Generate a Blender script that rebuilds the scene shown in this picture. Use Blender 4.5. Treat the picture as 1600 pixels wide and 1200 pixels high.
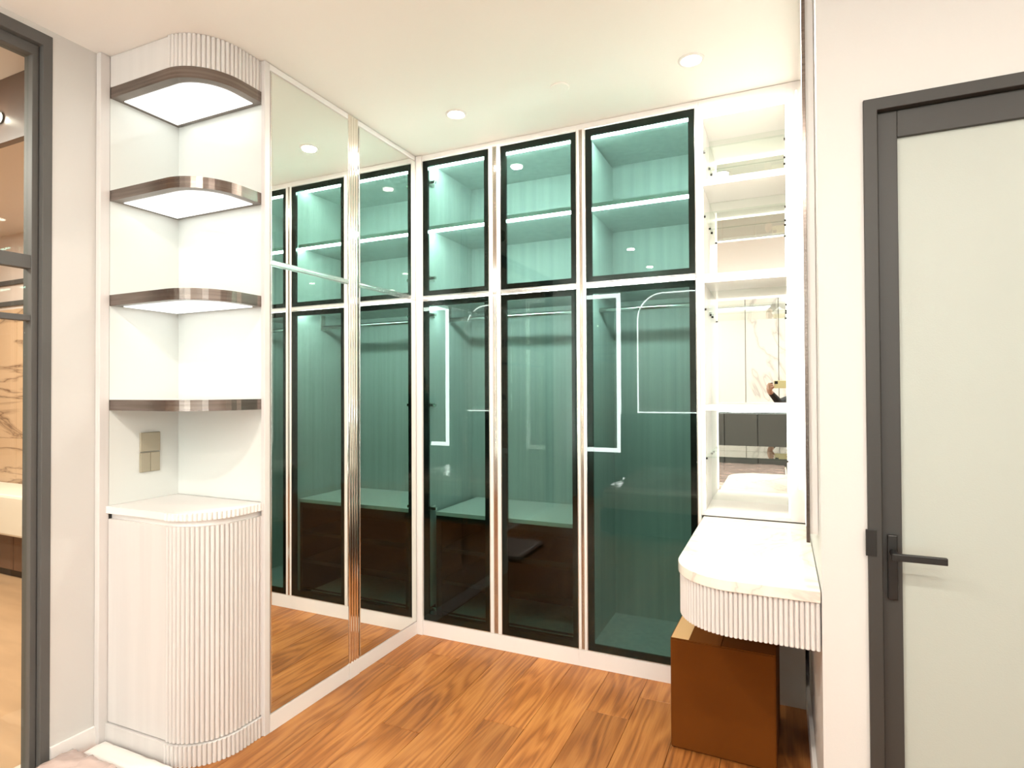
import bpy, bmesh, math, random
from mathutils import Vector, Matrix
random.seed(7)
SC = bpy.context.scene
COL = SC.collection
for o in list(bpy.data.objects): bpy.data.objects.remove(o)

# ------------------------------------------------------------------ camera
HC = 1.4
yaw, pitch, roll = 0.4281, 0.0119, -0.0046
F = Vector((-math.sin(yaw)*math.cos(pitch), math.cos(yaw)*math.cos(pitch), math.sin(pitch)))
R = F.cross(Vector((0, 0, 1))).normalized(); U = R.cross(F)
R2 = R*math.cos(roll) + U*math.sin(roll); U2 = U*math.cos(roll) - R*math.sin(roll)
cd = bpy.data.cameras.new('camera'); cam = bpy.data.objects.new('camera', cd); COL.objects.link(cam)
cam.matrix_world = Matrix(((R2.x, U2.x, -F.x, 0), (R2.y, U2.y, -F.y, 0), (R2.z, U2.z, -F.z, HC), (0, 0, 0, 1)))
cd.sensor_width = 36; cd.lens = 919.99/1600*36; cd.clip_start = 0.02
SC.camera = cam

# ------------------------------------------------------------------ world, exposure
W = bpy.data.worlds.new('world'); SC.world = W; W.use_nodes = True
W.node_tree.nodes['Background'].inputs[0].default_value = (1.0, 0.93, 0.86, 1)
W.node_tree.nodes['Background'].inputs[1].default_value = 0.15
VS = SC.view_settings
VS.view_transform = 'Standard'; VS.look = 'None'; VS.gamma = 1; VS.use_curve_mapping = False
VS.exposure = 0.75
DOWN_W = 15.5        # watts of one downlight
LED_WARD = 80.0       # emission of the wardrobe strips
LED_VAN = 3.6       # emission of the vanity strips
LED_SHELF = 1.25     # emission of the lit shelf panels

# ------------------------------------------------------------------ materials
def nodes(name):
    m = bpy.data.materials.new(name); m.use_nodes = True
    return m, m.node_tree, m.node_tree.nodes['Principled BSDF']
def mat(name, col, rough=0.5, metal=0.0, bump=0.0, bscale=60, var=0.0, vscale=4, coat=0.0, spec=0.5, stretch=None):
    m, t, b = nodes(name)
    b.inputs['Base Color'].default_value = (*col, 1); b.inputs['Roughness'].default_value = rough
    b.inputs['Metallic'].default_value = metal; b.inputs['Coat Weight'].default_value = coat
    b.inputs['Specular IOR Level'].default_value = spec
    tc = t.nodes.new('ShaderNodeTexCoord'); mp = t.nodes.new('ShaderNodeMapping')
    t.links.new(tc.outputs['Object'], mp.inputs['Vector'])
    if stretch: mp.inputs['Scale'].default_value = stretch
    if var:
        n = t.nodes.new('ShaderNodeTexNoise'); n.inputs['Scale'].default_value = vscale; n.inputs['Detail'].default_value = 4
        t.links.new(mp.outputs[0], n.inputs['Vector'])
        r = t.nodes.new('ShaderNodeMix'); r.data_type = 'RGBA'
        r.inputs[6].default_value = (*[c*(1-var) for c in col], 1); r.inputs[7].default_value = (*[min(1, c*(1+var)) for c in col], 1)
        t.links.new(n.outputs['Fac'], r.inputs[0]); t.links.new(r.outputs[2], b.inputs['Base Color'])
    if bump:
        n = t.nodes.new('ShaderNodeTexNoise'); n.inputs['Scale'].default_value = bscale; n.inputs['Detail'].default_value = 3
        t.links.new(mp.outputs[0], n.inputs['Vector'])
        bp = t.nodes.new('ShaderNodeBump'); bp.inputs['Strength'].default_value = bump; bp.inputs['Distance'].default_value = 0.01
        t.links.new(n.outputs['Fac'], bp.inputs['Height']); t.links.new(bp.outputs[0], b.inputs['Normal'])
    return m
def emit(name, col, s):
    m = bpy.data.materials.new(name); m.use_nodes = True; t = m.node_tree
    t.nodes.remove(t.nodes['Principled BSDF'])
    e = t.nodes.new('ShaderNodeEmission'); e.inputs[0].default_value = (*col, 1); e.inputs[1].default_value = s
    t.links.new(e.outputs[0], t.nodes['Material Output'].inputs[0]); return m
def glass(name, tint, refl=1.6, rough=0.0, base=0.0):
    """sheet glass: tinted transmission on both faces, mirror reflection on the outer face only"""
    m = bpy.data.materials.new(name); m.use_nodes = True; t = m.node_tree
    t.nodes.remove(t.nodes['Principled BSDF'])
    tr = t.nodes.new('ShaderNodeBsdfTransparent'); tr.inputs[0].default_value = (*tint, 1)
    gl = t.nodes.new('ShaderNodeBsdfGlossy'); gl.inputs['Color'].default_value = (0.97, 1, 0.98, 1); gl.inputs['Roughness'].default_value = rough
    fr = t.nodes.new('ShaderNodeFresnel'); fr.inputs[0].default_value = 1.5
    ge = t.nodes.new('ShaderNodeNewGeometry')
    inv = t.nodes.new('ShaderNodeMath'); inv.operation = 'SUBTRACT'; inv.inputs[0].default_value = 1.0
    t.links.new(ge.outputs['Backfacing'], inv.inputs[1])
    mu = t.nodes.new('ShaderNodeMath'); mu.operation = 'MULTIPLY_ADD'; mu.inputs[1].default_value = refl; mu.inputs[2].default_value = base
    mu.use_clamp = True
    t.links.new(fr.outputs[0], mu.inputs[0])
    m2 = t.nodes.new('ShaderNodeMath'); m2.operation = 'MULTIPLY'
    t.links.new(mu.outputs[0], m2.inputs[0]); t.links.new(inv.outputs[0], m2.inputs[1])
    mx = t.nodes.new('ShaderNodeMixShader')
    t.links.new(m2.outputs[0], mx.inputs[0]); t.links.new(tr.outputs[0], mx.inputs[1]); t.links.new(gl.outputs[0], mx.inputs[2])
    t.links.new(mx.outputs[0], t.nodes['Material Output'].inputs[0]); return m
def ramp(t, stops):
    r = t.nodes.new('ShaderNodeValToRGB'); e = r.color_ramp.elements
    e[0].position = stops[0][0]; e[0].color = (*stops[0][1], 1)
    e[1].position = stops[-1][0]; e[1].color = (*stops[-1][1], 1)
    for p, c in stops[1:-1]:
        q = e.new(p); q.color = (*c, 1)
    return r
def wood_floor():
    m, t, b = nodes('oak_plank')
    tc = t.nodes.new('ShaderNodeTexCoord'); oi = t.nodes.new('ShaderNodeObjectInfo')
    mu = t.nodes.new('ShaderNodeVectorMath'); mu.operation = 'SCALE'; mu.inputs[0].default_value = (37, 53, 11)
    t.links.new(oi.outputs['Random'], mu.inputs['Scale'])
    ad = t.nodes.new('ShaderNodeVectorMath'); ad.operation = 'ADD'
    t.links.new(tc.outputs['Object'], ad.inputs[0]); t.links.new(mu.outputs[0], ad.inputs[1])
    mp = t.nodes.new('ShaderNodeMapping'); mp.inputs['Scale'].default_value = (7.5, 0.75, 1)
    t.links.new(ad.outputs[0], mp.inputs['Vector'])
    n = t.nodes.new('ShaderNodeTexNoise'); n.inputs['Scale'].default_value = 1.0; n.inputs['Detail'].default_value = 2; n.inputs['Distortion'].default_value = 0.5
    t.links.new(mp.outputs[0], n.inputs['Vector'])
    s = t.nodes.new('ShaderNodeMath'); s.operation = 'MULTIPLY'; s.inputs[1].default_value = 60
    t.links.new(n.outputs['Fac'], s.inputs[0])
    sn = t.nodes.new('ShaderNodeMath'); sn.operation = 'SINE'; t.links.new(s.outputs[0], sn.inputs[0])
    hf = t.nodes.new('ShaderNodeMath'); hf.operation = 'MULTIPLY_ADD'; hf.inputs[1].default_value = 0.5; hf.inputs[2].default_value = 0.5
    t.links.new(sn.outputs[0], hf.inputs[0])
    # fine pores
    mp2 = t.nodes.new('ShaderNodeMapping'); mp2.inputs['Scale'].default_value = (160, 5, 1); t.links.new(ad.outputs[0], mp2.inputs['Vector'])
    n2 = t.nodes.new('ShaderNodeTexNoise'); n2.inputs['Scale'].default_value = 1; n2.inputs['Detail'].default_value = 3
    t.links.new(mp2.outputs[0], n2.inputs['Vector'])
    # broad tone
    n3 = t.nodes.new('ShaderNodeTexNoise'); n3.inputs['Scale'].default_value = 2.2; t.links.new(ad.outputs[0], n3.inputs['Vector'])
    a1 = t.nodes.new('ShaderNodeMath'); a1.operation = 'MULTIPLY_ADD'; a1.inputs[1].default_value = 0.21
    t.links.new(hf.outputs[0], a1.inputs[0])
    a2 = t.nodes.new('ShaderNodeMath'); a2.operation = 'MULTIPLY_ADD'; a2.inputs[1].default_value = 0.45
    t.links.new(n2.outputs['Fac'], a2.inputs[0])
    a3 = t.nodes.new('ShaderNodeMath'); a3.operation = 'MULTIPLY'; a3.inputs[1].default_value = 0.5
    t.links.new(n3.outputs['Fac'], a3.inputs[0]); t.links.new(a3.outputs[0], a2.inputs[2]); t.links.new(a2.outputs[0], a1.inputs[2])
    r = ramp(t, [(0.34, (0.19, 0.060, 0.012)), (0.54, (0.33, 0.112, 0.023)), (0.76, (0.46, 0.185, 0.046))])
    t.links.new(a1.outputs[0], r.inputs[0])
    hs = t.nodes.new('ShaderNodeHueSaturation')
    vr = t.nodes.new('ShaderNodeMapRange'); vr.inputs[3].default_value = 0.82; vr.inputs[4].default_value = 1.15
    t.links.new(oi.outputs['Random'], vr.inputs[0]); t.links.new(vr.outputs[0], hs.inputs['Value'])
    t.links.new(r.outputs[0], hs.inputs['Color']); t.links.new(hs.outputs[0], b.inputs['Base Color'])
    b.inputs['Roughness'].default_value = 0.42
    bp = t.nodes.new('ShaderNodeBump'); bp.inputs['Strength'].default_value = 0.12; bp.inputs['Distance'].default_value = 0.004
    t.links.new(a1.outputs[0], bp.inputs['Height']); t.links.new(bp.outputs[0], b.inputs['Normal'])
    return m
def marble(name, base, vein, scale=1.6, rough=0.15, width=0.03, stretch=(1, 1, 1)):
    m, t, b = nodes(name)
    tc = t.nodes.new('ShaderNodeTexCoord')
    n = t.nodes.new('ShaderNodeTexNoise'); n.inputs['Scale'].default_value = scale; n.inputs['Detail'].default_value = 5; n.inputs['Distortion'].default_value = 1.2
    mp = t.nodes.new('ShaderNodeMapping'); mp.inputs['Scale'].default_value = stretch
    t.links.new(tc.outputs['Object'], mp.inputs['Vector']); t.links.new(mp.outputs[0], n.inputs['Vector'])
    s = t.nodes.new('ShaderNodeMath'); s.operation = 'SUBTRACT'; s.inputs[1].default_value = 0.5; t.links.new(n.outputs['Fac'], s.inputs[0])
    a = t.nodes.new('ShaderNodeMath'); a.operation = 'ABSOLUTE'; t.links.new(s.outputs[0], a.inputs[0])
    r = ramp(t, [(0.0, vein), (width*0.5, tuple(0.6*x+0.4*y for x, y in zip(base, vein))), (width*2.2, base)])
    t.links.new(a.outputs[0], r.inputs[0]); t.links.new(r.outputs[0], b.inputs['Base Color'])
    b.inputs['Roughness'].default_value = rough; return m
def grain(name, c0, c1, rough=0.45, scale=(40, 40, 1.2), metal=0.0):
    m, t, b = nodes(name); b.inputs['Metallic'].default_value = metal
    tc = t.nodes.new('ShaderNodeTexCoord'); mp = t.nodes.new('ShaderNodeMapping'); mp.inputs['Scale'].default_value = scale
    t.links.new(tc.outputs['Object'], mp.inputs['Vector'])
    n = t.nodes.new('ShaderNodeTexNoise'); n.inputs['Scale'].default_value = 1; n.inputs['Detail'].default_value = 4
    t.links.new(mp.outputs[0], n.inputs['Vector'])
    r = ramp(t, [(0.35, c0), (0.65, c1)]); t.links.new(n.outputs['Fac'], r.inputs[0]); t.links.new(r.outputs[0], b.inputs['Base Color'])
    b.inputs['Roughness'].default_value = rough; return m

M = {
 'wall': mat('warm_white_paint', (0.61, 0.595, 0.57), 0.55, bump=0.03, bscale=180),
 'ceil': mat('ceiling_paint', (0.90, 0.88, 0.84), 0.6, bump=0.02, bscale=150),
 'white': mat('white_lacquer', (0.82, 0.79, 0.765), 0.35),
 'grain': grain('pale_grained_laminate', (0.64, 0.61, 0.59), (0.68, 0.65, 0.63), 0.4, (22, 22, 1.0)),
 'interior': grain('pale_wardrobe_board', (0.50, 0.535, 0.525), (0.58, 0.61, 0.60), 0.5, (30, 30, 0.8)),
 'nichepanel': mat('white_painted_glass', (0.70, 0.72, 0.69), 0.08),
 'mirror': mat('silver_mirror', (0.86, 0.89, 0.855), 0.0, 1.0),
 'bronze': grain('brushed_bronze', (0.19, 0.155, 0.135), (0.27, 0.225, 0.20), 0.22, (3, 3, 120), 0.85),
 'chrome': mat('champagne_metal', (0.86, 0.80, 0.73), 0.10, 1.0),
 'silver': mat('satin_aluminium', (0.80, 0.78, 0.75), 0.22, 1.0),
 'black': mat('black_door_frame', (0.012, 0.014, 0.013), 0.16),
 'frame': mat('charcoal_metal_frame', (0.092, 0.088, 0.082), 0.6, bump=0.02, bscale=200),
 'doorframe': mat('dark_door_metal', (0.034, 0.032, 0.028), 0.5, bump=0.02, bscale=200),
 'darkmetal': mat('dark_handle_metal', (0.02, 0.018, 0.016), 0.35, 0.4),
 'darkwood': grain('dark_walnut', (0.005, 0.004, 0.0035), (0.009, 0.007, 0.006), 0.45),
 'smoked': glass('green_tinted_glass', (0.485, 0.610, 0.565), 0.72),
 'clear': glass('clear_glass', (0.93, 0.96, 0.94), 0.8),
 'frosted': mat('frosted_glass', (0.40, 0.43, 0.385), 0.42, bump=0.05, bscale=260),
 'counter': marble('cream_marble_counter', (0.80, 0.76, 0.68), (0.62, 0.56, 0.50), 2.0, 0.12, 0.02),
 'marble': marble('white_marble_panel', (0.74, 0.72, 0.68), (0.50, 0.48, 0.46), 0.75, 0.2, 0.009),
 'tanmarble': marble('tan_marble_wall', (0.62, 0.42, 0.26), (0.22, 0.12, 0.065), 1.0, 0.3, 0.02, (0.7, 1, 4.5)),
 'plank': wood_floor(),
 'sub': mat('dark_subfloor', (0.06, 0.03, 0.015), 0.8),
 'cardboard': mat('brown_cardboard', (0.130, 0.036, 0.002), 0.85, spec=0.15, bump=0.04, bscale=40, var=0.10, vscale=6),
 'tape': mat('packing_tape', (0.60, 0.36, 0.17), 0.3),
 'switch': mat('champagne_switch', (0.40, 0.36, 0.27), 0.35, 0.3),
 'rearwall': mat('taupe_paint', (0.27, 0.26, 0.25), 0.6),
 'grey': mat('grey_upholstery', (0.070, 0.074, 0.068), 0.8, bump=0.06, bscale=300),
 'cream': mat('cream_fabric', (0.74, 0.66, 0.54), 0.8, bump=0.05, bscale=60),
 'plastic': mat('clear_plastic_wrap', (0.50, 0.38, 0.34), 0.12, bump=0.5, bscale=11, coat=0.6, var=0.15, vscale=9),
 'whitewrap': mat('white_foam_sheet', (0.86, 0.83, 0.79), 0.35, bump=0.2, bscale=12),
 'tile': mat('pale_threshold_stone', (0.72, 0.62, 0.56), 0.3),
 'sandfloor': mat('tan_stone_floor', (0.47, 0.29, 0.16), 0.35, var=0.3, vscale=3, stretch=(0.6, 4, 1)),
 'pink': mat('blush_paint', (0.72, 0.61, 0.54), 0.6),
 'brownstone': mat('brown_stone_cladding', (0.125, 0.066, 0.040), 0.4, bump=0.15, bscale=9, var=0.3, vscale=6),
 'yellow': mat('pale_yellow_case', (0.72, 0.66, 0.36), 0.4),
 'skin': mat('skin', (0.45, 0.27, 0.19), 0.5), 'hair': mat('black_hair', (0.012, 0.010, 0.009), 0.5),
 'cloth': mat('black_clothing', (0.015, 0.016, 0.018), 0.85),
 'ledlow': emit('dim_white_led', (0.90, 1.0, 0.97), LED_WARD*0.80),
 'led': emit('cool_white_led', (0.90, 1.0, 0.97), LED_WARD),
 'ledv': emit('warm_white_led', (1.0, 0.92, 0.80), LED_VAN),
 'panel': emit('lit_shelf_panel', (0.98, 1.0, 0.955), LED_SHELF),
 'lamp': emit('downlight_lens', (1.0, 0.90, 0.74), 30),
 'ledframe': emit('mirror_light_band', (0.92, 1.0, 0.96), 20),
}

# ------------------------------------------------------------------ mesh helpers
class MB:
    def __init__(s): s.v = []; s.f = []; s.smooth = False
    def face(s, pts):
        b = len(s.v); s.v += [tuple(p) for p in pts]; s.f.append(tuple(range(b, b+len(pts)))); return s
    def box(s, x0, x1, y0, y1, z0, z1):
        b = len(s.v)
        s.v += [(x0,y0,z0),(x1,y0,z0),(x1,y1,z0),(x0,y1,z0),(x0,y0,z1),(x1,y0,z1),(x1,y1,z1),(x0,y1,z1)]
        s.f += [tuple(b+i for i in q) for q in ((0,3,2,1),(4,5,6,7),(0,1,5,4),(1,2,6,5),(2,3,7,6),(3,0,4,7))]; return s
    def prism(s, poly, a0, a1, axis='z'):
        """poly: 2D counter-clockwise outline extruded along axis"""
        n = len(poly); b = len(s.v)
        def P(p, a): return (p[0], p[1], a) if axis == 'z' else ((p[0], a, p[1]) if axis == 'y' else (a, p[0], p[1]))
        s.v += [P(p, a0) for p in poly] + [P(p, a1) for p in poly]
        fl = axis == 'y'
        f0 = tuple(b+i for i in range(n)); f1 = tuple(b+n+i for i in range(n))
        s.f += [f0 if fl else f0[::-1], f1[::-1] if fl else f1]
        for i in range(n):
            j = (i+1) % n; q = (b+i, b+j, b+n+j, b+n+i); s.f.append(q[::-1] if fl else q)
        return s
    def tube(s, pts, r, n=10, cap=True):
        pts = [Vector(p) for p in pts]; b = len(s.v); k = len(pts)
        rs = r if isinstance(r, (list, tuple)) else [r]*k
        for i, p in enumerate(pts):
            d = (pts[min(i+1, k-1)] - pts[max(i-1, 0)]).normalized()
            u = d.cross(Vector((0, 0, 1)) if abs(d.z) < 0.9 else Vector((1, 0, 0))).normalized(); w = d.cross(u)
            for a in range(n):
                t = 2*math.pi*a/n; s.v.append(tuple(p + rs[i]*(u*math.cos(t) + w*math.sin(t))))
        for i in range(k-1):
            for a in range(n):
                a2 = (a+1) % n; s.f.append((b+i*n+a, b+(i+1)*n+a, b+(i+1)*n+a2, b+i*n+a2))
        if cap: s.f += [tuple(b+a for a in range(n)), tuple(b+(k-1)*n+a for a in range(n))[::-1]]
        return s
    def lathe(s, prof, c, n=32):
        b = len(s.v); k = len(prof)
        for r, z in prof:
            for a in range(n): t = 2*math.pi*a/n; s.v.append((c[0]+r*math.cos(t), c[1]+r*math.sin(t), c[2]+z))
        for i in range(k-1):
            for a in range(n):
                a2 = (a+1) % n; s.f.append((b+i*n+a, b+i*n+a2, b+(i+1)*n+a2, b+(i+1)*n+a))
        return s
    def build(s, name, m, parent=None, bevel=0.0, smooth=False, seg=2):
        off = Vector(parent.matrix_world.translation) if parent else Vector((0, 0, 0))
        if parent:
            off = Vector((0, 0, 0)); q = parent
            while q: off += q.location; q = q.parent
        me = bpy.data.meshes.new(name); me.from_pydata([tuple(Vector(v)-off) for v in s.v], [], s.f); me.update()
        bm = bmesh.new(); bm.from_mesh(me); bmesh.ops.recalc_face_normals(bm, faces=bm.faces); bm.to_mesh(me); bm.free()
        me.materials.append(M[m])
        if smooth:
            for p in me.polygons: p.use_smooth = True
        o = bpy.data.objects.new(name, me); COL.objects.link(o); o.parent = parent
        if bevel:
            bv = o.modifiers.new('bevel', 'BEVEL'); bv.width = bevel; bv.segments = seg; bv.limit_method = 'ANGLE'
        return o
def box(name, m, dims, parent=None, bevel=0.0): return MB().box(*dims).build(name, m, parent, bevel)
def thing(name, label, cat, loc, group=None):
    o = bpy.data.objects.new(name, None); COL.objects.link(o); o.location = loc; o.empty_display_size = 0.1
    o['label'] = label; o['category'] = cat
    if group: o['group'] = group
    return o
def tag(o, label, cat, group=None):
    o['label'] = label; o['category'] = cat
    if group: o['group'] = group
    return o
def struct(o, label=None):
    o['kind'] = 'structure'
    if label: o['label'] = label; 
    return o
def sroot(name, loc, label):
    o = bpy.data.objects.new(name, None); COL.objects.link(o); o.location = loc; return struct(o, label)

ZC = 2.77            # ceiling
XM = -1.92           # mirror doors
YD = 2.886           # glass doors
XL = -2.50           # left wall
XR = 0.103           # vanity wall
YW = 1.93            # wall with the frosted door
YB = -1.75           # wall behind the camera
XE = 2.3
# ------------------------------------------------------------------ the setting
fl = sroot('floor', (0, 0, 0), 'warm brown oak plank floor')
box('subfloor', 'sub', (XL-0.02, XE, YB, 3.60, -0.06, -0.0165), fl)
PW = 0.19; plank_mesh = {}
def plank(x, y0, y1):
    L = round((y1-y0), 3)
    if L not in plank_mesh:
        b = MB().box(-PW/2+0.0007, PW/2-0.0007, -L/2+0.0007, L/2-0.0007, -0.016, 0.0)
        o = b.build('plank', 'plank', None, 0.0012, seg=1); o.parent = fl; plank_mesh[L] = o.data
    else:
        o = bpy.data.objects.new('plank', plank_mesh[L]); COL.objects.link(o); o.parent = fl
        bv = o.modifiers.new('bevel', 'BEVEL'); bv.width = 0.0012; bv.segments = 1
    o.location = (x, (y0+y1)/2, 0)
x = XL + PW/2; row = 0; offs = [0.35, 1.1, 0.7, 1.35, 0.1, 0.9]
while x - PW/2 < XE:
    ymax = 2.93 if x < 0.2 else YW
    y = YB; first = offs[row % 6]
    while y < ymax - 1e-4:
        e = min(ymax, y + (first if first else 1.45)); first = 0
        if ymax - e < 0.08: e = ymax
        plank(x, y, e); y = e
    x += PW; row += 1
struct(box('ceiling', 'ceil', (XL-0.1, XE, YB-0.1, 3.60, ZC, ZC+0.1)), 'warm white painted ceiling')
# left wall, with the framed opening (Y < 1.30)
wl = MB().box(XL-0.12, XL, 1.296, 3.60, 0, ZC); wl.box(XL-0.12, XL, YB, 1.296, 2.747, ZC); wl.box(XL-0.12, XL, YB, -0.9, 0, 2.747)
struct(wl.build('wall_left', 'wall'), 'white wall beside the charcoal framed glazing')
struct(box('baseboard_left', 'white', (XL, XL+0.012, 1.296, 1.452, 0, 0.075)), 'white baseboard')
struct(box('wall_far', 'wall', (XL, XR+0.12, 3.50, 3.60, 0, ZC)), 'wall behind the wardrobe')
struct(box('wall_vanity', 'wall', (XR, XR+0.117, YW+0.12, 3.50, 0, ZC)), 'warm white wall beside the vanity')
struct(box('baseboard_vanity', 'white', (XR-0.014, XR, YW+0.1, 3.18, 0, 0.10)), 'white baseboard under the vanity')
struct(box('wall_under_vanity', 'wall', (-0.3425, XR-0.015, YD+0.004, YD+0.03, 0, 0.633)), 'white panel below the vanity')
DX0, DX1, DZ = 0.219, 1.08, 2.217
we = MB().box(XR, DX0, YW, YW+0.12, 0, ZC); we.box(DX0, DX1, YW, YW+0.12, DZ, ZC); we.box(DX1, XE, YW, YW+0.12, 0, ZC)
struct(we.build('wall_entry', 'wall'), 'warm white wall around the frosted door')
struct(box('wall_right', 'wall', (XE, XE+0.1, YB, YW+0.12, 0, ZC)), 'white wall')
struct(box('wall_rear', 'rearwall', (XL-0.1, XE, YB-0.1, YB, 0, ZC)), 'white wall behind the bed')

# frosted door
d = sroot('door_1', (DX0, YW, 0), 'charcoal framed frosted glass door')
c = MB(); c.prism([(DX0, 0), (DX0+0.034, 0), (DX0+0.034, DZ-0.034), (DX1-0.034, DZ-0.034), (DX1-0.034, 0), (DX1, 0), (DX1, DZ), (DX0, DZ)], YW-0.012, YW+0.11, 'y')
c.build('door_casing', 'doorframe', d, 0.002)
lf = bpy.data.objects.new('door_leaf', None); COL.objects.link(lf); lf.parent = d; lf.location = (0.036, 0.012, 0)
a0, a1, g0 = DX0+0.036, DX1-0.036, 0.048
lb = MB(); lb.box(a0, a0+g0, YW+0.010, YW+0.05, 0.006, DZ-0.036); lb.box(a1-g0, a1, YW+0.010, YW+0.05, 0.006, DZ-0.036)
lb.box(a0+g0, a1-g0, YW+0.010, YW+0.05, DZ-0.036-0.075, DZ-0.036); lb.box(a0+g0, a1-g0, YW+0.010, YW+0.05, 0.006, 0.12)
lb.build('leaf_frame', 'doorframe', lf, 0.002)
box('frosted_pane', 'frosted', (a0+g0-0.005, a1-g0+0.005, YW+0.022, YW+0.034, 0.115, DZ-0.106), lf)
h = MB().box(a0+0.012, a0+0.036, YW-0.002, YW+0.010, 0.815, 0.995); h.build('handle_plate', 'darkmetal', lf, 0.003)
h = MB().tube([(a0+0.024, YW+0.002, 0.948), (a0+0.024, YW-0.050, 0.948)], 0.009, 12); h.box(a0+0.014, a0+0.138, YW-0.060, YW-0.046, 0.938, 0.957)
h.build('lever_handle', 'darkmetal', lf, 0.002)
box('strike_plate', 'darkmetal', (DX0-0.006, DX0+0.02, YW-0.016, YW-0.008, 0.935, 1.008), d, 0.001)

# framed glazing on the left
w = sroot('window_1', (XL, 0.2, 0), 'charcoal metal framed glazing to the next room')
gy0, gy1, gz1 = -0.9, 1.296, 2.747
f = MB(); f.prism([(gy1, 0), (gy1, gz1), (gy0, gz1), (gy0, 0), (gy0+0.035, 0), (gy0+0.035, gz1-0.045), (gy1-0.032, gz1-0.045), (gy1-0.032, 0)], XL-0.055, XL+0.004, 'x')
f.build('outer_frame', 'frame', w, 0.002)
f = MB(); f.prism([(gy1-0.034, 0), (gy1-0.034, gz1-0.046), (gy0+0.035, gz1-0.046), (gy0+0.035, 0), (gy0+0.06, 0), (gy0+0.06, gz1-0.085), (gy1-0.055, gz1-0.085), (gy1-0.055, 0)], XL-0.075, XL-0.02, 'x')
f.build('sash_frame', 'frame', w, 0.002)
for z0, z1 in ((1.862, 1.912), (1.668, 1.69)):
    box('mullion', 'frame', (XL-0.06, XL-0.025, gy0+0.055, gy1-0.052, z0, z1), w, 0.002)
box('pane', 'clear', (XL-0.046, XL-0.040, gy0+0.055, gy1-0.052, 0.0, gz1-0.08), w)

# ------------------------------------------------------------------ room beyond the glazing
struct(box('floor_next_room', 'sandfloor', (-8.2, XL-0.12, YB, 2.92, -0.1, 0.0)), 'tan stone floor of the next room')
struct(box('trim_1', 'tile', (XL-0.12, XL-0.02, YB, 1.296, -0.1, 0.001)), 'pale stone threshold')
struct(box('ceiling_next_room', 'pink', (-8.2, XL-0.12, YB, 2.92, ZC, ZC+0.1)), 'blush ceiling of the next room')
wn = sroot('wall_next_room', (-5.3, 2.82, 0), 'tan marble wall of the next room')
box('upper_wall', 'pink', (-8.2, XL-0.12, 2.82, 2.92, 2.12, ZC), wn)
for i in range(5):
    x0 = -8.1 + i*1.1; box('marble_slab', 'tanmarble', (x0+0.002, x0+1.098, 2.80, 2.90, 0.0, 2.118), wn)
for z in (2.17, 2.35): box('dark_strip', 'frame', (-8.1, XL-0.12, 2.795, 2.82, z-0.018, z+0.018), wn)
struct(box('wall_next_left', 'tanmarble', (-8.3, -8.2, YB, 2.92, 0, ZC)), 'tan marble end wall')
struct(box('wall_next_rear', 'pink', (-8.2, XL-0.12, YB-0.1, YB, 0, ZC)), 'blush wall')
struct(box('trim_2', 'brownstone', (-4.6, XL-0.12, 1.40, 1.43, 2.49, ZC-0.001)), 'brown stone bulkhead under the ceiling of the next room')
t = thing('stone_bench', 'long cream upholstered bench against the tan marble wall of the next room', 'bench', (-5.4, 2.60, 0))
box('seat', 'cream', (-7.2, -3.4, 2.42, 2.79, 0.34, 0.645), t, 0.02)
for i in range(4): box('base_panel', 'brownstone', (-7.2+i*0.95+0.004, -7.2+(i+1)*0.95-0.004, 2.50, 2.79, 0.06, 0.34), t, 0.003)
box('toe_kick', 'darkwood', (-7.2, -3.4, 2.53, 2.79, 0.0, 0.06), t)

# ------------------------------------------------------------------ downlights
DL = []
def downlight(x, y, label, power, z=ZC, group='recessed ceiling downlights'):
    t = thing('downlight', label, 'downlight', (x, y, z), group)
    MB().lathe([(0.052, 0.0), (0.052, -0.004), (0.046, -0.007), (0.040, -0.005), (0.037, 0.012)], (x, y, z), 32).build('trim_ring', 'white', t, smooth=True)
    MB().lathe([(0.0, -0.002), (0.037, -0.002)], (x, y, z), 32).build('lens', 'lamp', t)
    L = bpy.data.lights.new('downlight_lamp', 'AREA'); L.shape = 'DISK'; L.size = 0.07; L.energy = power; L.color = (1.0, 0.92, 0.83)
    lo = bpy.data.objects.new('downlight_lamp', L); COL.objects.link(lo); lo.parent = t; lo.location = (0, 0, -0.012)
    return t
downlight(-1.446, 2.52, 'small round glowing downlight above the glass doors beside the mirror doors', DOWN_W*0.68)
downlight(-0.325, 2.516, 'small round glowing downlight near the vanity niche', DOWN_W*0.68)
for x, y in ((-1.3, 0.15), (0.1, 0.10), (1.5, 0.10), (-1.3, -0.75), (0.9, -0.75)):  # glints hint at some; the others are unseen, added to brighten the room
    downlight(x, y, 'small round out-of-view downlight added over the bed area', DOWN_W, group='downlights added over the bed area')
downlight(-3.9, 0.6, 'small round warm downlight added out of view to light the next room', DOWN_W*2.9)  # unseen lamp, added to brighten the room beyond the glazing
downlight(-5.2, 1.6, 'small round warm downlight added out of view over the cream bench', DOWN_W*2.9)  # second unseen lamp added for that room's brightness
t = thing('glare_spot', 'tiny glowing spot imitating reflected glare on the brown stone bulkhead of the next room', 'glare spot', (-3.083, 1.40, 2.60))  # glowing lens and rim added in place of reflected glare, not a fitting
MB().tube([(-3.083, 1.399, 2.60), (-3.083, 1.394, 2.60)], 0.026, 20).build('glare_rim', 'frame', t); MB().tube([(-3.083, 1.394, 2.60), (-3.083, 1.378, 2.60)], [0.020, 0.010], 20).build('lens', 'lamp', t)
s = MB().lathe([(0.0, -0.006), (0.040, -0.006), (0.0445, -0.003), (0.0445, 0.0)], (-0.894, 2.494, ZC), 40).build('sprinkler_cover', 'ceil', None, smooth=False)
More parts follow.
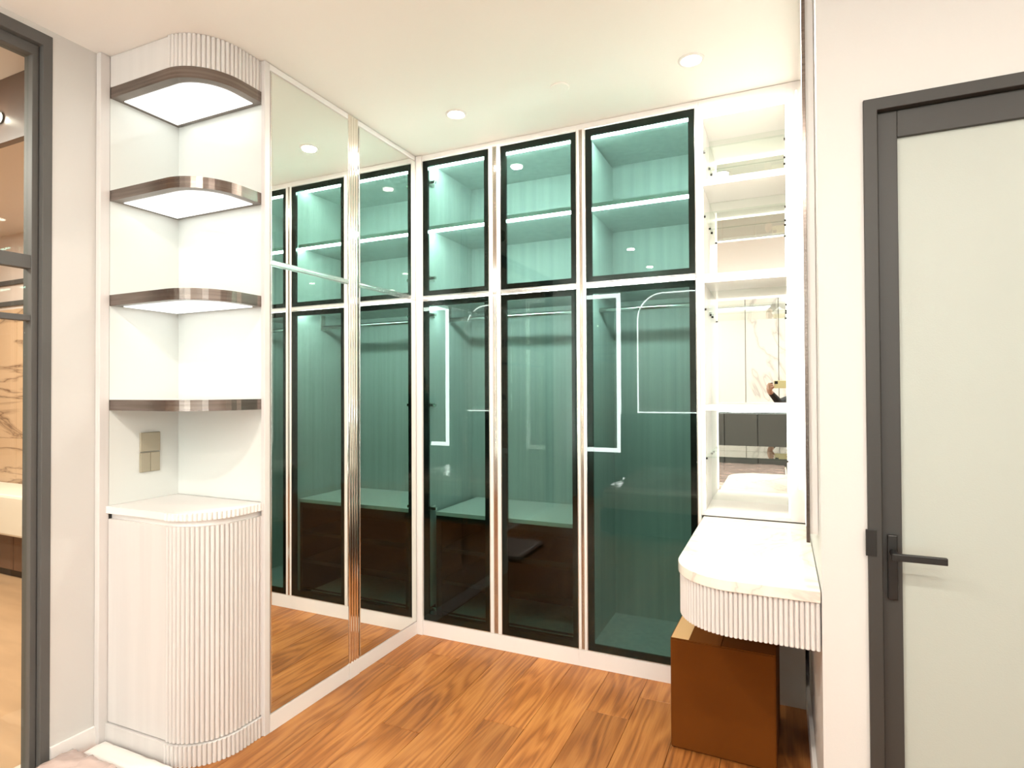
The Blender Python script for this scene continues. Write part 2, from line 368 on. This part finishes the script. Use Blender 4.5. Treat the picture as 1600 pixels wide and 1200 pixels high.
tag(s, 'flat round cover plate on the ceiling between two downlights', 'cover plate')

# ------------------------------------------------------------------ corner display cabinet
CX0, CX1, CY0, CY1 = -2.47, -1.942, 1.490, 1.790
AR = 0.185
def outline(out=0.0, flute=0.0, n_arc=14, pitch=0.0172):
    """front edge from the left wall round the corner to the mirror end; flutes on the rounded part"""
    y0 = CY0 - out; x1 = CX1 + out; r = AR + out; cx, cy = CX1-AR, CY0+AR
    pts = [(CX0, y0)]
    La = r*math.pi/2; Ls = CY1-0.006-cy; tot = La+Ls
    def at(s):
        if s < La:
            a = -math.pi/2 + s/r; return (cx+r*math.cos(a), cy+r*math.sin(a)), (math.cos(a), math.sin(a))
        return (x1, cy+s-La), (1, 0)
    if flute:
        n = int(tot/pitch); st = 6
        for i in range(n*st+1):
            s = tot*i/(n*st); p, nn = at(s); h = flute*(abs(math.sin(math.pi*i/st))**0.5) - flute
            pts.append((p[0]+nn[0]*h, p[1]+nn[1]*h))
    else:
        for i in range(n_arc+1): pts.append(at(La*i/n_arc)[0])
        pts.append(at(tot)[0])
    return pts
def slab(out=0.0, flute=0.0, inset=0.0):
    p = outline(out, flute); return p + [(CX1+out, CY1-0.006-0.0001) if False else (p[-1][0], CY1-0.004), (CX0, CY1-0.004)]
t = thing('corner_display_cabinet', 'white rounded corner cabinet with lit bronze-edged open shelves over a fluted base', 'cabinet', (-2.2, 1.64, 0))
box('left_panel', 'nichepanel', (XL+0.002, CX0, 1.490, 1.80, 0.9455, 2.60), t)
box('back_panel', 'nichepanel', (CX0, CX1, CY1, 1.80, 0.9455, 2.60), t)
MB().box(XL+0.002, CX0+0.001, 1.452, 1.489, 0.0, ZC-0.002).build('left_stile', 'grain', t, 0.002)
MB().box(CX1-0.0, XM-0.001, 1.772, 1.80, 0.0, ZC-0.002).build('right_stile', 'grain', t, 0.002)
# fascia
MB().prism(slab(0.0, 0.008), 2.642, ZC-0.002).build('fascia', 'grain', t)
for z0, z1 in ((2.597, 2.641), (2.178, 2.221), (1.752, 1.796), (1.329, 1.372)):
    s = MB().prism(slab(-0.004), z0+0.004, z1-0.002).build('shelf', 'grain' if False else 'white', t)
    # bronze band: strip following the front edge
    po = outline(0.0); pi = outline(-0.0042); b = MB(); n = len(po)
    for i in range(n-1):
        o0, o1, i0, i1 = po[i], po[i+1], pi[i], pi[i+1]
        b.v += [(*o0, z0), (*o1, z0), (*o1, z1), (*o0, z1), (*i0, z0), (*i1, z0), (*i1, z1), (*i0, z1)]; k = len(b.v)-8
        b.f += [(k, k+1, k+2, k+3), (k+3, k+2, k+6, k+7), (k+4, k+5, k+1, k), (k+7, k+6, k+5, k+4)]
    b.build('bronze_band', 'bronze', s)
    # bronze underside rim and lit panel
    MB().prism(slab(-0.0045), z0+0.001, z0+0.004).build('bronze_rim', 'bronze', s)
    q = outline(-0.040); y1 = CY1-0.026
    q = [(CX0+0.026, q[0][1])] + q[1:-1] + [(q[-1][0], y1), (CX0+0.026, y1)]
    if z0 > 1.5: MB().prism(q, z0-0.0015, z0+0.001).build('light_panel', 'panel', s)
# base
bs = MB().prism(slab(0.012, 0.009), 0.917, 0.945).build('counter_top', 'white', t)
MB().prism(slab(-0.012), 0.0, 0.917).build('base_body', 'white', t)
MB().prism(slab(0.012, 0.009), 0.0, 0.078).build('plinth', 'grain', t)
dr = outline(0.004, 0.009); dri = [(CX0+0.004, CY0-0.004)] + dr[1:-1] + [(dr[-1][0], CY1-0.022), (CX0+0.004, CY1-0.022)]
MB().prism(dri, 0.084, 0.893).build('fluted_door', 'grain', t)

# switches on the niche panel
t = thing('blank_wall_plate', 'champagne blank wall plate above the two-gang light switch', 'wall plate', (CX0, 1.656, 1.15))
box('plate', 'switch', (CX0+0.0005, CX0+0.010, 1.612, 1.700, 1.149, 1.231), t, 0.003)
t = thing('light_switch', 'champagne two-gang light switch below a blank plate', 'switch', (CX0, 1.656, 1.062))
box('plate', 'switch', (CX0+0.0005, CX0+0.007, 1.612, 1.700, 1.062, 1.146), t, 0.002)
for y0, y1 in ((1.614, 1.655), (1.657, 1.698)): box('rocker', 'switch', (CX0+0.007, CX0+0.0105, y0, y1, 1.064, 1.144), t, 0.0015)

# ------------------------------------------------------------------ mirrored wardrobe
mT, mM, mB = 2.738, 1.936, 0.077
def hinge(parent, x, y, z, sx=1):
    h = MB().box(x, x+sx*0.045, y, y+0.016, z-0.008, z+0.008); h.box(x+sx*0.0, x+sx*0.012, y-0.004, y+0.05, z-0.014, z+0.014)
    h.build('hinge', 'silver', parent, 0.001)
for i, (y0, y1, lab) in enumerate(((1.800, 2.287, 'mirror-fronted wardrobe unit joined to the rounded display cabinet'), (2.364, YD-0.0125, 'narrower mirror-fronted wardrobe unit in the corner beside the glass doors'))):
    t = thing('mirrored_wardrobe', lab, 'wardrobe', (-2.2, (y0+y1)/2, 0), 'mirrored wardrobe units')
    e1 = 2.2885 if i == 0 else YD-0.0125; e0 = 1.801 if i == 0 else 2.3625
    MB().box(XL+0.002, XM-0.024, e0, e1, 0.0, ZC-0.002).build('carcass', 'white', t)
    MB().box(XM-0.024, XM-0.001, e0, e1, 0.0, mB-0.004).build('plinth', 'white', t, 0.001)
    MB().box(XM-0.024, XM-0.004, e0, e1, mT+0.004, ZC-0.002).build('cornice', 'white', t, 0.001)
    for nm, z0, z1 in (('lower_door', mB, mM-0.008), ('upper_door', mM+0.008, mT)):
        dd = MB().box(XM-0.022, XM-0.002, y0+0.003, y1-0.001, z0, z1).build(nm, 'silver', t, 0.001)
        MB().box(XM-0.004, XM, y0+0.008, y1-0.006, z0+0.006, z1-0.005).build('mirror', 'mirror', dd)
    MB().box(XM-0.022, XM+0.001, y0, y1, mM-0.0075, mM+0.0075).build('divider_strip', 'silver', t, 0.002)
# ribbed metal posts
def post(name, parent, horiz, a0, a1, base, z0, z1, m='chrome'):
    """ribbed profile between a0..a1; horiz 'x' faces -Y at y=base, 'y' faces +X at x=base"""
    w = a1-a0; m0, m1 = a0+w*0.30, a1-w*0.30
    if horiz == 'x':
        MB().box(a0, m0, base-0.012, base+0.012, z0, z1).build('white_lip', 'white', parent, 0.0015); MB().box(m1, a1, base-0.012, base+0.012, z0, z1).build('white_lip', 'white', parent, 0.0015)
    else: m0, m1 = a0, a1
    prof = []; n = 4; q = (m1-m0)/n
    for k in range(n):
        prof += [(m0+q*k+0.0006, 0.003), (m0+q*k+q*0.2, 0.0085), (m0+q*k+q*0.5, 0.0100), (m0+q*k+q*0.8, 0.0085), (m0+q*(k+1)-0.0006, 0.003)]
    a0, a1 = m0, m1
    b = MB(); out = []
    if horiz == 'x': pts = [(p, base-q) for p, q in prof] + [(a1, base+0.012), (a0, base+0.012)]
    else: pts = [(base+q, p) for p, q in prof] + [(base-0.012, a1), (base-0.012, a0)]
    b.prism(pts, z0, z1).build(name, m, parent)
pt = thing('metal_post', 'ribbed champagne metal post between the two mirror doors', 'post', (XM, 2.325, 0))
post('ribbed_profile', pt, 'y', 2.2895, 2.3615, XM-0.008, mB, ZC-0.004)
box('backing', 'white', (XL+0.002, XM-0.021, 2.2895, 2.3615, 0, ZC-0.003), pt); box('foot_block', 'white', (XM-0.021, XM+0.002, 2.2895, 2.3615, 0, mB-0.001), pt)
cp = MB().box(XM-0.004, -1.8845, YD-0.012, YD+0.03, 0.0, ZC-0.003).build('corner_post', 'white', None, 0.002)
tag(cp, 'white painted corner post between the mirror doors and the glass doors', 'post')

# ------------------------------------------------------------------ glass wardrobe
zTu, zBu, zTl, zBl = 2.7347, 1.9517, 1.9224, 0.0864
YI = 3.45
doorsX = [(-1.8805, -1.4551), (-1.3801, -0.9503), (-0.8987, -0.361)]
def glass_door(parent, name, x0, x1, z0, z1, bw):
    """black frame, silver edge and tinted pane"""
    dd = MB().prism([(x0, z0), (x1, z0), (x1, z1), (x0, z1)], YD+0.014, YD+0.0145, 'y')
    fr = MB(); y0, y1 = YD, YD+0.020
    fr.box(x0, x0+bw, y0+0.006, y1, z0, z1); fr.box(x1-bw, x1, y0+0.006, y1, z0, z1)
    fr.box(x0+bw, x1-bw, y0+0.006, y1, z0, z0+bw); fr.box(x0+bw, x1-bw, y0+0.006, y1, z1-bw, z1)
    f = fr.build(name, 'black', parent)
    MB().box(x0+0.0005, x1-0.0005, y0, y0+0.006, z0+0.0005, z1-0.0005).build('glass_pane', 'smoked', f)
    e = MB(); w = 0.0018
    e.box(x0-w, x0, y0-0.001, y1, z0-w, z1+w); e.box(x1, x1+w, y0-0.001, y1, z0-w, z1+w); e.box(x0, x1, y0-0.001, y1, z0-w, z0); e.box(x0, x1, y0-0.001, y1, z1, z1+w)
    e.build('metal_edge', 'silver', f)
    return f
def led(parent, x0, x1, y, z, m='led', h=0.010, d=0.016, name='led_strip'):
    return MB().box(x0, x1, y, y+d, z-h, z).build(name, m, parent)
def carcass(parent, x0, x1):
    box('back_board', 'interior', (x0, x1, YI, YI+0.02, 0.0, ZC-0.003), parent)
    box('side_board', 'interior', (x0, x0+0.018, YD+0.03, YI, 0.0, ZC-0.003), parent)
    box('side_board', 'interior', (x1-0.018, x1, YD+0.03, YI, 0.0, ZC-0.003), parent)
    box('top_board', 'interior', (x0+0.018, x1-0.018, YD+0.03, YI, zTu+0.006, ZC-0.003), parent)
    box('divider_board', 'interior', (x0+0.018, x1-0.018, YD+0.03, YI, 1.926, 1.948), parent)
    box('bottom_board', 'interior', (x0+0.018, x1-0.018, YD+0.03, YI, 0.055, 0.080), parent)
    box('upper_shelf', 'interior', (x0+0.018, x1-0.018, YD+0.045, YI, 2.345, 2.367), parent)
    box('plinth', 'white', (x0, x1, YD-0.003, YD+0.02, 0.0, zBl-0.006), parent)
    box('cornice', 'white', (x0, x1, YD-0.003, YD+0.02, zTu+0.006, ZC-0.002), parent)
    for z, mm, yy in ((zTu+0.0055, 'led', YD+0.090), (2.3445, 'led', YD+0.046), (1.9255, 'ledlow', YD+0.060)): led(parent, x0+0.03, x1-0.03, yy, z, mm, 0.010, 0.024)
def rod(parent, x0, x1):
    MB().tube([(x0+0.019, 3.15, 1.842), (x1-0.019, 3.15, 1.842)], 0.0125, 14).build('hanging_rod', 'silver', parent, smooth=True)
    for x in (x0+0.020, x1-0.026): MB().box(x, x+0.006, 3.13, 3.17, 1.822, 1.925).build('rod_bracket', 'silver', parent, 0.001)
t = thing('glass_wardrobe', 'double wardrobe with two green-tinted black-framed glass doors over dark open drawers', 'wardrobe', (-1.42, 3.17, 0), 'green glass wardrobe units')
carcass(t, -1.884, -0.9484); rod(t, -1.884, -0.9484)
for x0, x1 in doorsX[:2]:
    glass_door(t, 'upper_glass_door', x0, x1, zBu, zTu, 0.030); glass_door(t, 'lower_glass_door', x0, x1, zBl, zTl, 0.030)
for x0, x1 in doorsX[:2]:
    box('divider_strip', 'silver', (x0-0.0018, x1+0.0018, YD-0.003, YD+0.018, zTl+0.005, zBu-0.005), t, 0.002)
for z in (2.62, 2.06, 1.845, 1.32, 0.72, 0.14): hinge(t, -1.866, YD+0.034, z)
post('ribbed_post', t, 'x', -1.451, -1.384, YD+0.010, zBl-0.004, ZC-0.004)
# chest of open compartments
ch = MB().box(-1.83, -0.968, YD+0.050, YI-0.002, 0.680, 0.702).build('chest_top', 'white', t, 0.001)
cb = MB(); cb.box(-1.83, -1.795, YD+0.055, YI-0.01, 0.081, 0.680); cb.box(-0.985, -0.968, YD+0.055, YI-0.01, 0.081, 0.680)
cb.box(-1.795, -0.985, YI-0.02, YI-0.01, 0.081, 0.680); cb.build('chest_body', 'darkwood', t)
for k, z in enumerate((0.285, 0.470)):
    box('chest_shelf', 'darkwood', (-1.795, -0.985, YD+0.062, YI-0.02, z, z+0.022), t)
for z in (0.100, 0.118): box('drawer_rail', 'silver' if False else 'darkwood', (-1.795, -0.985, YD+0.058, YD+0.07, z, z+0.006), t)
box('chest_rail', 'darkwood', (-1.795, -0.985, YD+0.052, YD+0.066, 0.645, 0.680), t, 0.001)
t = thing('glass_wardrobe', 'single wide wardrobe with green-tinted black-framed glass doors beside the vanity', 'wardrobe', (-0.63, 3.17, 0), 'green glass wardrobe units')
carcass(t, -0.948, -0.343); rod(t, -0.948, -0.343)
box('divider_panel', 'interior', (-0.930, -0.904, YD+0.035, YI, 0.08, ZC-0.04), t)
x0, x1 = doorsX[2]
glass_door(t, 'upper_glass_door', x0, x1, zBu, zTu, 0.030); glass_door(t, 'lower_glass_door', x0, x1, zBl, zTl, 0.030)
box('divider_strip', 'silver', (x0-0.0018, x1+0.0018, YD-0.003, YD+0.018, zTl+0.005, zBu-0.005), t, 0.002)
post('ribbed_post', t, 'x', -0.9465, -0.9027, YD+0.010, zBl-0.004, ZC-0.004)
MB().box(x1+0.004, -0.343, YD-0.004, YD+0.02, 0.0, ZC-0.002).build('end_stile', 'white', t, 0.001)

# ------------------------------------------------------------------ vanity niche
NX0, NX1, NYB = -0.330, 0.034, 3.22
t = thing('display_niche', 'tall lit open shelf niche with mirrored back above the vanity counter', 'shelf', (-0.15, 3.0, 0.815))
box('mirror_back', 'mirror', (NX0, NX1, NYB, NYB+0.006, 0.83, 2.70), t)
box('left_side', 'white', (-0.3425, NX0, YD-0.002, NYB+0.02, 0.815, ZC-0.002), t, 0.001)
box('right_side', 'white', (NX1, XR-0.001, YD-0.002, NYB+0.02, 0.815, ZC-0.002), t, 0.001)
box('head_board', 'white', (NX0, NX1, YD-0.002, NYB+0.02, 2.70, ZC-0.002), t, 0.001)
box('base_board', 'white', (NX0, NX1, YD-0.002, NYB+0.02, 0.815, 0.832), t, 0.001)
for z0, z1 in ((2.375, 2.392), (1.915, 1.945), (1.312, 1.330)):
    s = box('lit_shelf', 'white', (NX0, NX1, YD+0.004, NYB-0.001, z0, z1), t, 0.001)
    led(s, NX0+0.004, NX1-0.004, YD+0.010, z0, 'ledv', 0.006, 0.014)
led(t, NX0+0.004, NX1-0.004, YD+0.010, 2.70, 'ledv', 0.010, 0.018)
for z in (2.545, 2.235, 1.79, 1.08):
    s = box('glass_shelf', 'clear', (NX0+0.003, NX1-0.003, YD+0.03, NYB-0.003, z, z+0.008), t)
    for xx in (NX0+0.001, NX1-0.011):
        for yy in (YD+0.05, NYB-0.05): box('shelf_pin', 'darkmetal', (xx, xx+0.010, yy, yy+0.010, z-0.009, z-0.0003), s)
for xx in (NX0+0.001, NX1-0.005): MB().box(xx, xx+0.004, YD+0.006, YD+0.014, 0.84, 2.69).build('side_led', 'ledv', t)

# ------------------------------------------------------------------ vanity counter
VX0, VX1, VY0, VY1 = -0.333, XR-0.002, 1.938, YD-0.006
def vout(ins=0.0, flute=0.0, r=0.205, pitch=0.0142):
    """clockwise from the wall corner along the front, round the free corner, to the far wall"""
    x0, y0 = VX0+ins, VY0+ins; r = r-ins; cx, cy = x0+r, y0+r
    La = r*math.pi/2; L1 = VX1-cx; L2 = VY1-cy; tot = L1+La+L2
    def at(s):
        if s < L1: return (VX1-s, y0), (0, -1)
        s -= L1
        if s < La:
            a = -math.pi/2 - s/r; return (cx+r*math.cos(a), cy+r*math.sin(a)), (math.cos(a), math.sin(a))
        return (x0, cy+s-La), (-1, 0)
    pts = []
    if flute:
        n = int(tot/pitch); st = 6
        for i in range(n*st+1):
            p, nn = at(tot*i/(n*st)); hh = flute*(abs(math.sin(math.pi*i/st))**0.5) - flute
            pts.append((p[0]+nn[0]*hh, p[1]+nn[1]*hh))
    else:
        n = 16; pts = [(VX1, y0)] + [at(L1+La*i/n)[0] for i in range(n+1)] + [at(tot)[0]]
    pts.append((VX1, pts[-1][1]))
    return pts[::-1]
t = thing('vanity_counter', 'wall-hung vanity with cream marble top and white fluted rounded apron', 'vanity', (-0.12, 2.4, 0.63))
MB().prism(vout(0.0), 0.776, 0.812).build('marble_top', 'counter', t, 0.003)
MB().prism(vout(0.006, 0.0095), 0.634, 0.776).build('fluted_apron', 'grain', t)
# vanity mirror on the side wall
t = thing('vanity_mirror', 'tall wall mirror with light bands above the vanity counter', 'mirror', (0.085, 2.4, 0.93))
box('backing', 'white', (0.0785, XR-0.001, 2.0605, YD-0.03, 0.95, 2.72), t)
box('mirror_sheet', 'mirror', (0.072, 0.078, 2.06, YD-0.03, 0.95, 2.72), t)
MB().box(0.0685, 0.0790, 2.048, 2.060, 0.925, ZC-0.003).build('bronze_edge', 'bronze', t, 0.001)
for yy in (2.075, YD-0.06): MB().box(0.069, 0.072, yy, yy+0.030, 0.97, 2.70).build('light_band', 'ledv', t)

# ------------------------------------------------------------------ carton
t = thing('cardboard_box', 'brown cardboard box with tan tape standing under the vanity', 'box', (-0.2075, 2.55, 0))
def cb_(x0, x1, y0, y1, z0, z1, n, m, bv=0.0): return box(n, m, (x0, x1, y0, y1, z0, z1), t, bv)
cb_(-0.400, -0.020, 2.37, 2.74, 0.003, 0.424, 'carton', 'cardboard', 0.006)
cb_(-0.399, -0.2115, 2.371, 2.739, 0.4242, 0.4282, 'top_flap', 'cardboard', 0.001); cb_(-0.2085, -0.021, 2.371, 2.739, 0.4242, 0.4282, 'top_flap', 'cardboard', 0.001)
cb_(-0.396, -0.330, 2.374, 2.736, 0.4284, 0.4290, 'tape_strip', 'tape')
t.rotation_euler.z = math.radians(-1.5)

# ------------------------------------------------------------------ plastic wrapped pack on the floor
def crumple(name, label, cat, outline_fn, nx, ny, z, amp, m, seed):
    rnd = random.Random(seed); b = MB(); g = {}
    for i in range(nx+1):
        for j in range(ny+1):
            x, y = outline_fn(i/nx, j/ny); edge = min(i, nx-i, j, ny-j)
            zz = z*0.45 if edge == 0 else z + amp*rnd.uniform(-1, 1)
            g[i, j] = len(b.v); b.v.append((x+rnd.uniform(-.003, .003)*(edge > 0), y+rnd.uniform(-.003, .003)*(edge > 0), zz))
    for i in range(nx):
        for j in range(ny): b.f.append((g[i, j], g[i+1, j], g[i+1, j+1], g[i, j+1]))
    rim = [g[i, 0] for i in range(nx+1)] + [g[nx, j] for j in range(1, ny+1)] + [g[i, ny] for i in range(nx-1, -1, -1)] + [g[0, j] for j in range(ny-1, 0, -1)]
    b.f.append(tuple(rim)[::-1])
    o = b.build(name, m, None, smooth=True); return tag(o, label, cat)
crumple('plastic_wrapped_pack', 'crumpled pinkish plastic-wrapped pack on the floor by the left wall', 'package',
        lambda u, v: (-2.485+u*0.53, 0.80+v*0.575), 26, 30, 0.050, 0.006, 'plastic', 3)
crumple('foam_sheet', 'white foam sheet lying beside the fluted cabinet base', 'sheet',
        lambda u, v: (-2.466+u*0.44, 1.378+v*0.098), 18, 6, 0.024, 0.002, 'whitewrap', 5)

# ------------------------------------------------------------------ bed side of the room (seen in the glass)
AX0, AX1, AZ0, AZ1 = -1.66, 0.31, 1.112, 2.63
t = thing('arched_wall_panel', 'wide backlit marble wall panel with rounded upper corners above the headboard', 'wall panel', (-0.2, YB, AZ0))
def arch(x, r=0.33):
    for xc, s in ((AX0+r, -1), (AX1-r, 1)):
        if (x-xc)*s > 0: return AZ1 - r + math.sqrt(max(0, r*r-(x-xc)**2))
    return AZ1
seams = [AX0, -1.187, -0.797, -0.41, -0.02, AX1]
for a, b_ in zip(seams[:-1], seams[1:]):
    xs = [a+0.004+(b_-a-0.008)*i/12 for i in range(13)]
    MB().prism([(a+0.004, AZ0), (b_-0.004, AZ0)] + [(x, arch(x)) for x in xs[::-1]], YB+0.002, YB+0.030, 'y').build('marble_panel', 'marble', t)
r = 0.33; path = [(AX0+0.006, AZ0), (AX0+0.006, AZ1-r)] + [(AX0+r-(r-0.006)*math.cos(a*math.pi/20), AZ1-r+(r-0.006)*math.sin(a*math.pi/20)) for a in range(1, 11)]
path += [(AX1-r+(r-0.006)*math.sin(a*math.pi/20), AZ1-r+(r-0.006)*math.cos(a*math.pi/20)) for a in range(0, 11)] + [(AX1-0.006, AZ0)]
MB().tube([(x, YB+0.034, z) for x, z in path], 0.008, 8).build('light_outline', 'ledframe', t)
MB().box(AX0, AX1, YB+0.032, YB+0.040, AZ0+0.004, AZ0+0.016).build('bottom_light', 'ledframe', t)
t = thing('headboard', 'long grey upholstered headboard below the arched marble panel', 'headboard', (-0.2, YB, 0))
for i in range(6):
    x0 = -1.87 + i*0.40; box('cushion_panel', 'grey', (x0+0.002, x0+0.398, YB+0.002, YB+0.10, 0.05, 1.10), t, 0.012)
t = thing('bed', 'low bed with plastic-wrapped cream mattress against the grey headboard', 'bed', (-0.9, -0.7, 0))
box('bed_base', 'grey', (-1.60, 0.08, YB+0.105, 0.25, 0.04, 0.26), t, 0.02)
box('mattress', 'cream', (-1.58, 0.06, YB+0.11, 0.23, 0.262, 0.455), t, 0.04)
rnd = random.Random(4); b = MB(); g = {}
for i in range(41):
    for j in range(41):
        e = min(i, 40-i, j, 40-j); g[i, j] = len(b.v)
        b.v.append((-1.585+i*1.65/40, YB+0.106+j*1.88/40, 0.462+(0.010*rnd.uniform(0, 1) if e else -0.05)))
for i in range(40):
    for j in range(40): b.f.append((g[i, j], g[i+1, j], g[i+1, j+1], g[i, j+1]))
b.build('plastic_cover', 'plastic', t, smooth=True)
for xx in (-1.5, -0.02):
    for yy in (YB+0.2, 0.15): MB().tube([(xx, yy, 0.0), (xx, yy, 0.05)], 0.025, 12).build('foot', 'darkmetal', t)
for mx0, mx1, lab in ((-2.42, -1.875, 'tall wall mirror with glowing white border between the arched panel and the charcoal glazing'), (0.60, 1.145, 'tall wall mirror with glowing white border behind the person')):
  mz0, mz1 = 0.60, 2.66
  t = thing('lit_wall_mirror', lab, 'mirror', ((mx0+mx1)/2, YB, 0.6), 'light-bordered wall mirrors')
  f = MB(); f.prism([(mx0, mz0), (mx1, mz0), (mx1, mz1), (mx0, mz1)], YB+0.002, YB+0.020, 'y'); f.build('backing', 'frame', t)
  f = MB(); ww = 0.055
  f.box(mx0, mx1, YB+0.020, YB+0.030, mz0, mz0+ww); f.box(mx0, mx1, YB+0.020, YB+0.030, mz1-ww, mz1)
  f.box(mx0, mx0+ww, YB+0.020, YB+0.030, mz0+ww, mz1-ww); f.box(mx1-ww, mx1, YB+0.020, YB+0.030, mz0+ww, mz1-ww); f.build('light_border', 'ledframe', t)
  box('mirror_sheet', 'mirror', (mx0+ww, mx1-ww, YB+0.020, YB+0.026, mz0+ww, mz1-ww), t)

# ------------------------------------------------------------------ photographer and phone (seen in the mirrors)
PC = Vector((0.30, -0.48, 0.0))
def capsule(b, p, q, r0, r1, n=12):
    p, q = Vector(p), Vector(q); d = (q-p); L = d.length; d = d/L if L > 1e-6 else Vector((0, 0, 1))
    pts, rs = [], []
    for k in range(5): a = math.pi/2*(1-k/4); pts.append(p - d*r0*math.sin(a)); rs.append(max(1e-4, r0*math.cos(a)))
    for k in range(5): a = math.pi/2*k/4; pts.append(q + d*r1*math.sin(a)); rs.append(max(1e-4, r1*math.cos(a)))
    b.tube(pts, rs, n)
def X(x, y, z): return (PC.x+x, PC.y+y, z)
b = MB()
HL, HR = Vector((-0.105, -0.085, 1.415)), Vector((0.150, -0.085, 1.415))   # palms at the two ends of the phone
for sd, hand in ((-1, HL), (1, HR)):
    sh = Vector(X(sd*0.165, 0.0, 1.315)); mid = (sh+hand)/2 + Vector((sd*0.03, -0.02, -0.10))
    capsule(b, X(sd*0.09, 0.0, 1.32), sh, 0.060, 0.056); capsule(b, sh, mid, 0.052, 0.040); capsule(b, mid, hand+Vector((0, -0.045, -0.03)), 0.040, 0.026)
    capsule(b, hand+Vector((0, -0.045, -0.03)), hand+Vector((0, -0.005, 0.0)), 0.026, 0.030)
    capsule(b, hand, hand+Vector((0, 0.010, 0.030)), 0.027, 0.024)
    inn = -sd                                                           # towards the phone
    for k, (dz, ln) in enumerate(((0.045, 0.034), (0.025, 0.040), (0.004, 0.037), (-0.016, 0.028))):
        k0 = hand+Vector((0, 0.022, dz)); k1 = k0+Vector((sd*0.004, 0.030, 0.004)); k2 = k1+Vector((inn*ln, 0.004, 0.004))
        capsule(b, k0-Vector((0, 0.02, 0)), k1, 0.0095, 0.0088, 10); capsule(b, k1, k2, 0.0088, 0.0072, 10)
    capsule(b, hand+Vector((inn*0.018, -0.005, -0.004)), hand+Vector((inn*0.046, 0.010, 0.020)), 0.0125, 0.0105, 10)
    capsule(b, hand+Vector((inn*0.046, 0.010, 0.020)), hand+Vector((inn*0.062, 0.012, 0.042)), 0.0105, 0.0085, 10)
    hp = X(sd*0.085, 0.0, 0.84); kn = X(sd*0.095, 0.015, 0.46); an = X(sd*0.10, -0.015, 0.09)
    capsule(b, hp, kn, 0.086, 0.058); capsule(b, kn, an, 0.057, 0.038); capsule(b, X(sd*0.10, -0.03, 0.045), X(sd*0.115, 0.15, 0.036), 0.043, 0.034)
capsule(b, X(-0.055, 0, 0.88), X(0.055, 0, 0.88), 0.115, 0.115, 16); capsule(b, X(-0.042, 0, 1.03), X(0.042, 0, 1.03), 0.110, 0.110, 16); capsule(b, X(-0.048, 0, 0.955), X(0.048, 0, 0.955), 0.112, 0.112, 16); capsule(b, X(-0.050, 0, 1.115), X(0.050, 0, 1.115), 0.112, 0.112, 16)
capsule(b, X(-0.06, 0, 1.20), X(0.06, 0, 1.20), 0.112, 0.112, 16); capsule(b, X(0, 0, 0.9), X(0, 0, 1.25), 0.115, 0.115, 16)
capsule(b, X(0, 0.0, 1.30), X(-0.01, 0.02, 1.42), 0.052, 0.048)
hd = Vector(X(-0.02, 0.035, 1.495))
capsule(b, hd+Vector((0, -0.012, 0.020)), hd+Vector((0, 0.004, 0.030)), 0.082, 0.082, 16); capsule(b, hd+Vector((0, 0.012, 0.01)), hd+Vector((-0.006, 0.030, -0.062)), 0.066, 0.036, 14)
capsule(b, hd+Vector((-0.004, 0.083, 0.018)), hd+Vector((-0.006, 0.100, -0.012)), 0.009, 0.012, 8)
capsule(b, hd+Vector((-0.024, 0.070, -0.045)), hd+Vector((0.012, 0.070, -0.045)), 0.008, 0.008, 8)
for sd in (-1, 1): capsule(b, hd+Vector((sd*0.080, -0.005, 0.012)), hd+Vector((sd*0.078, -0.008, -0.022)), 0.013, 0.009, 8)
tmp = b.build('body_cage', 'cloth')
rm = tmp.modifiers.new('remesh', 'REMESH'); rm.mode = 'VOXEL'; rm.voxel_size = 0.0062
sm_ = tmp.modifiers.new('smooth', 'SMOOTH'); sm_.factor = 0.5; sm_.iterations = 2
dg = bpy.context.evaluated_depsgraph_get()
me = bpy.data.meshes.new_from_object(tmp.evaluated_get(dg)); bpy.data.objects.remove(tmp)
me.materials.clear(); [me.materials.append(M[k]) for k in ('cloth', 'skin')]
for p in me.polygons:
    c = p.center; p.use_smooth = True
    if min((c-HL).length, (c-HR).length) < 0.082 or (c.z > 1.375 and (c-hd).length < 0.19): p.material_index = 1
per = thing('person', 'person in black clothing standing with both hands raised to a pale yellow phone', 'person', (PC.x, PC.y, 0))
for v in me.vertices: v.co -= Vector((PC.x, PC.y, 0))
me.name = 'body'; bo = bpy.data.objects.new('body', me); COL.objects.link(bo); bo.parent = per
hb = MB(); pr = []
for i in range(13):
    a = math.pi*0.62*i/12; pr.append((max(0.0005, 0.096*math.sin(a)), 0.096*math.cos(a)))
hb.lathe(pr[::-1], hd+Vector((0, -0.022, 0.026)), 24); capsule(hb, hd+Vector((0, -0.065, 0.03)), hd+Vector((0, -0.075, -0.10)), 0.065, 0.05, 16)
hb.build('hair', 'hair', per, smooth=True)
for sd in (-1, 1):
    eb = MB(); capsule(eb, hd+Vector((sd*0.030-0.004, 0.0745, 0.020)), hd+Vector((sd*0.034-0.004, 0.0745, 0.020)), 0.009, 0.009, 10); eb.build('eye', 'hair', per, smooth=True)
ph = thing('phone', 'pale yellow phone held level in two hands', 'phone', (0.022, -0.055, 1.43))
box('case', 'yellow', (-0.062, 0.106, -0.059, -0.051, 1.415, 1.493), ph, 0.003)
box('screen', 'darkmetal', (-0.058, 0.102, -0.0605, -0.059, 1.419, 1.489), ph)
box('camera_bump', 'darkmetal', (-0.056, -0.026, -0.051, -0.049, 1.458, 1.488), ph, 0.001)
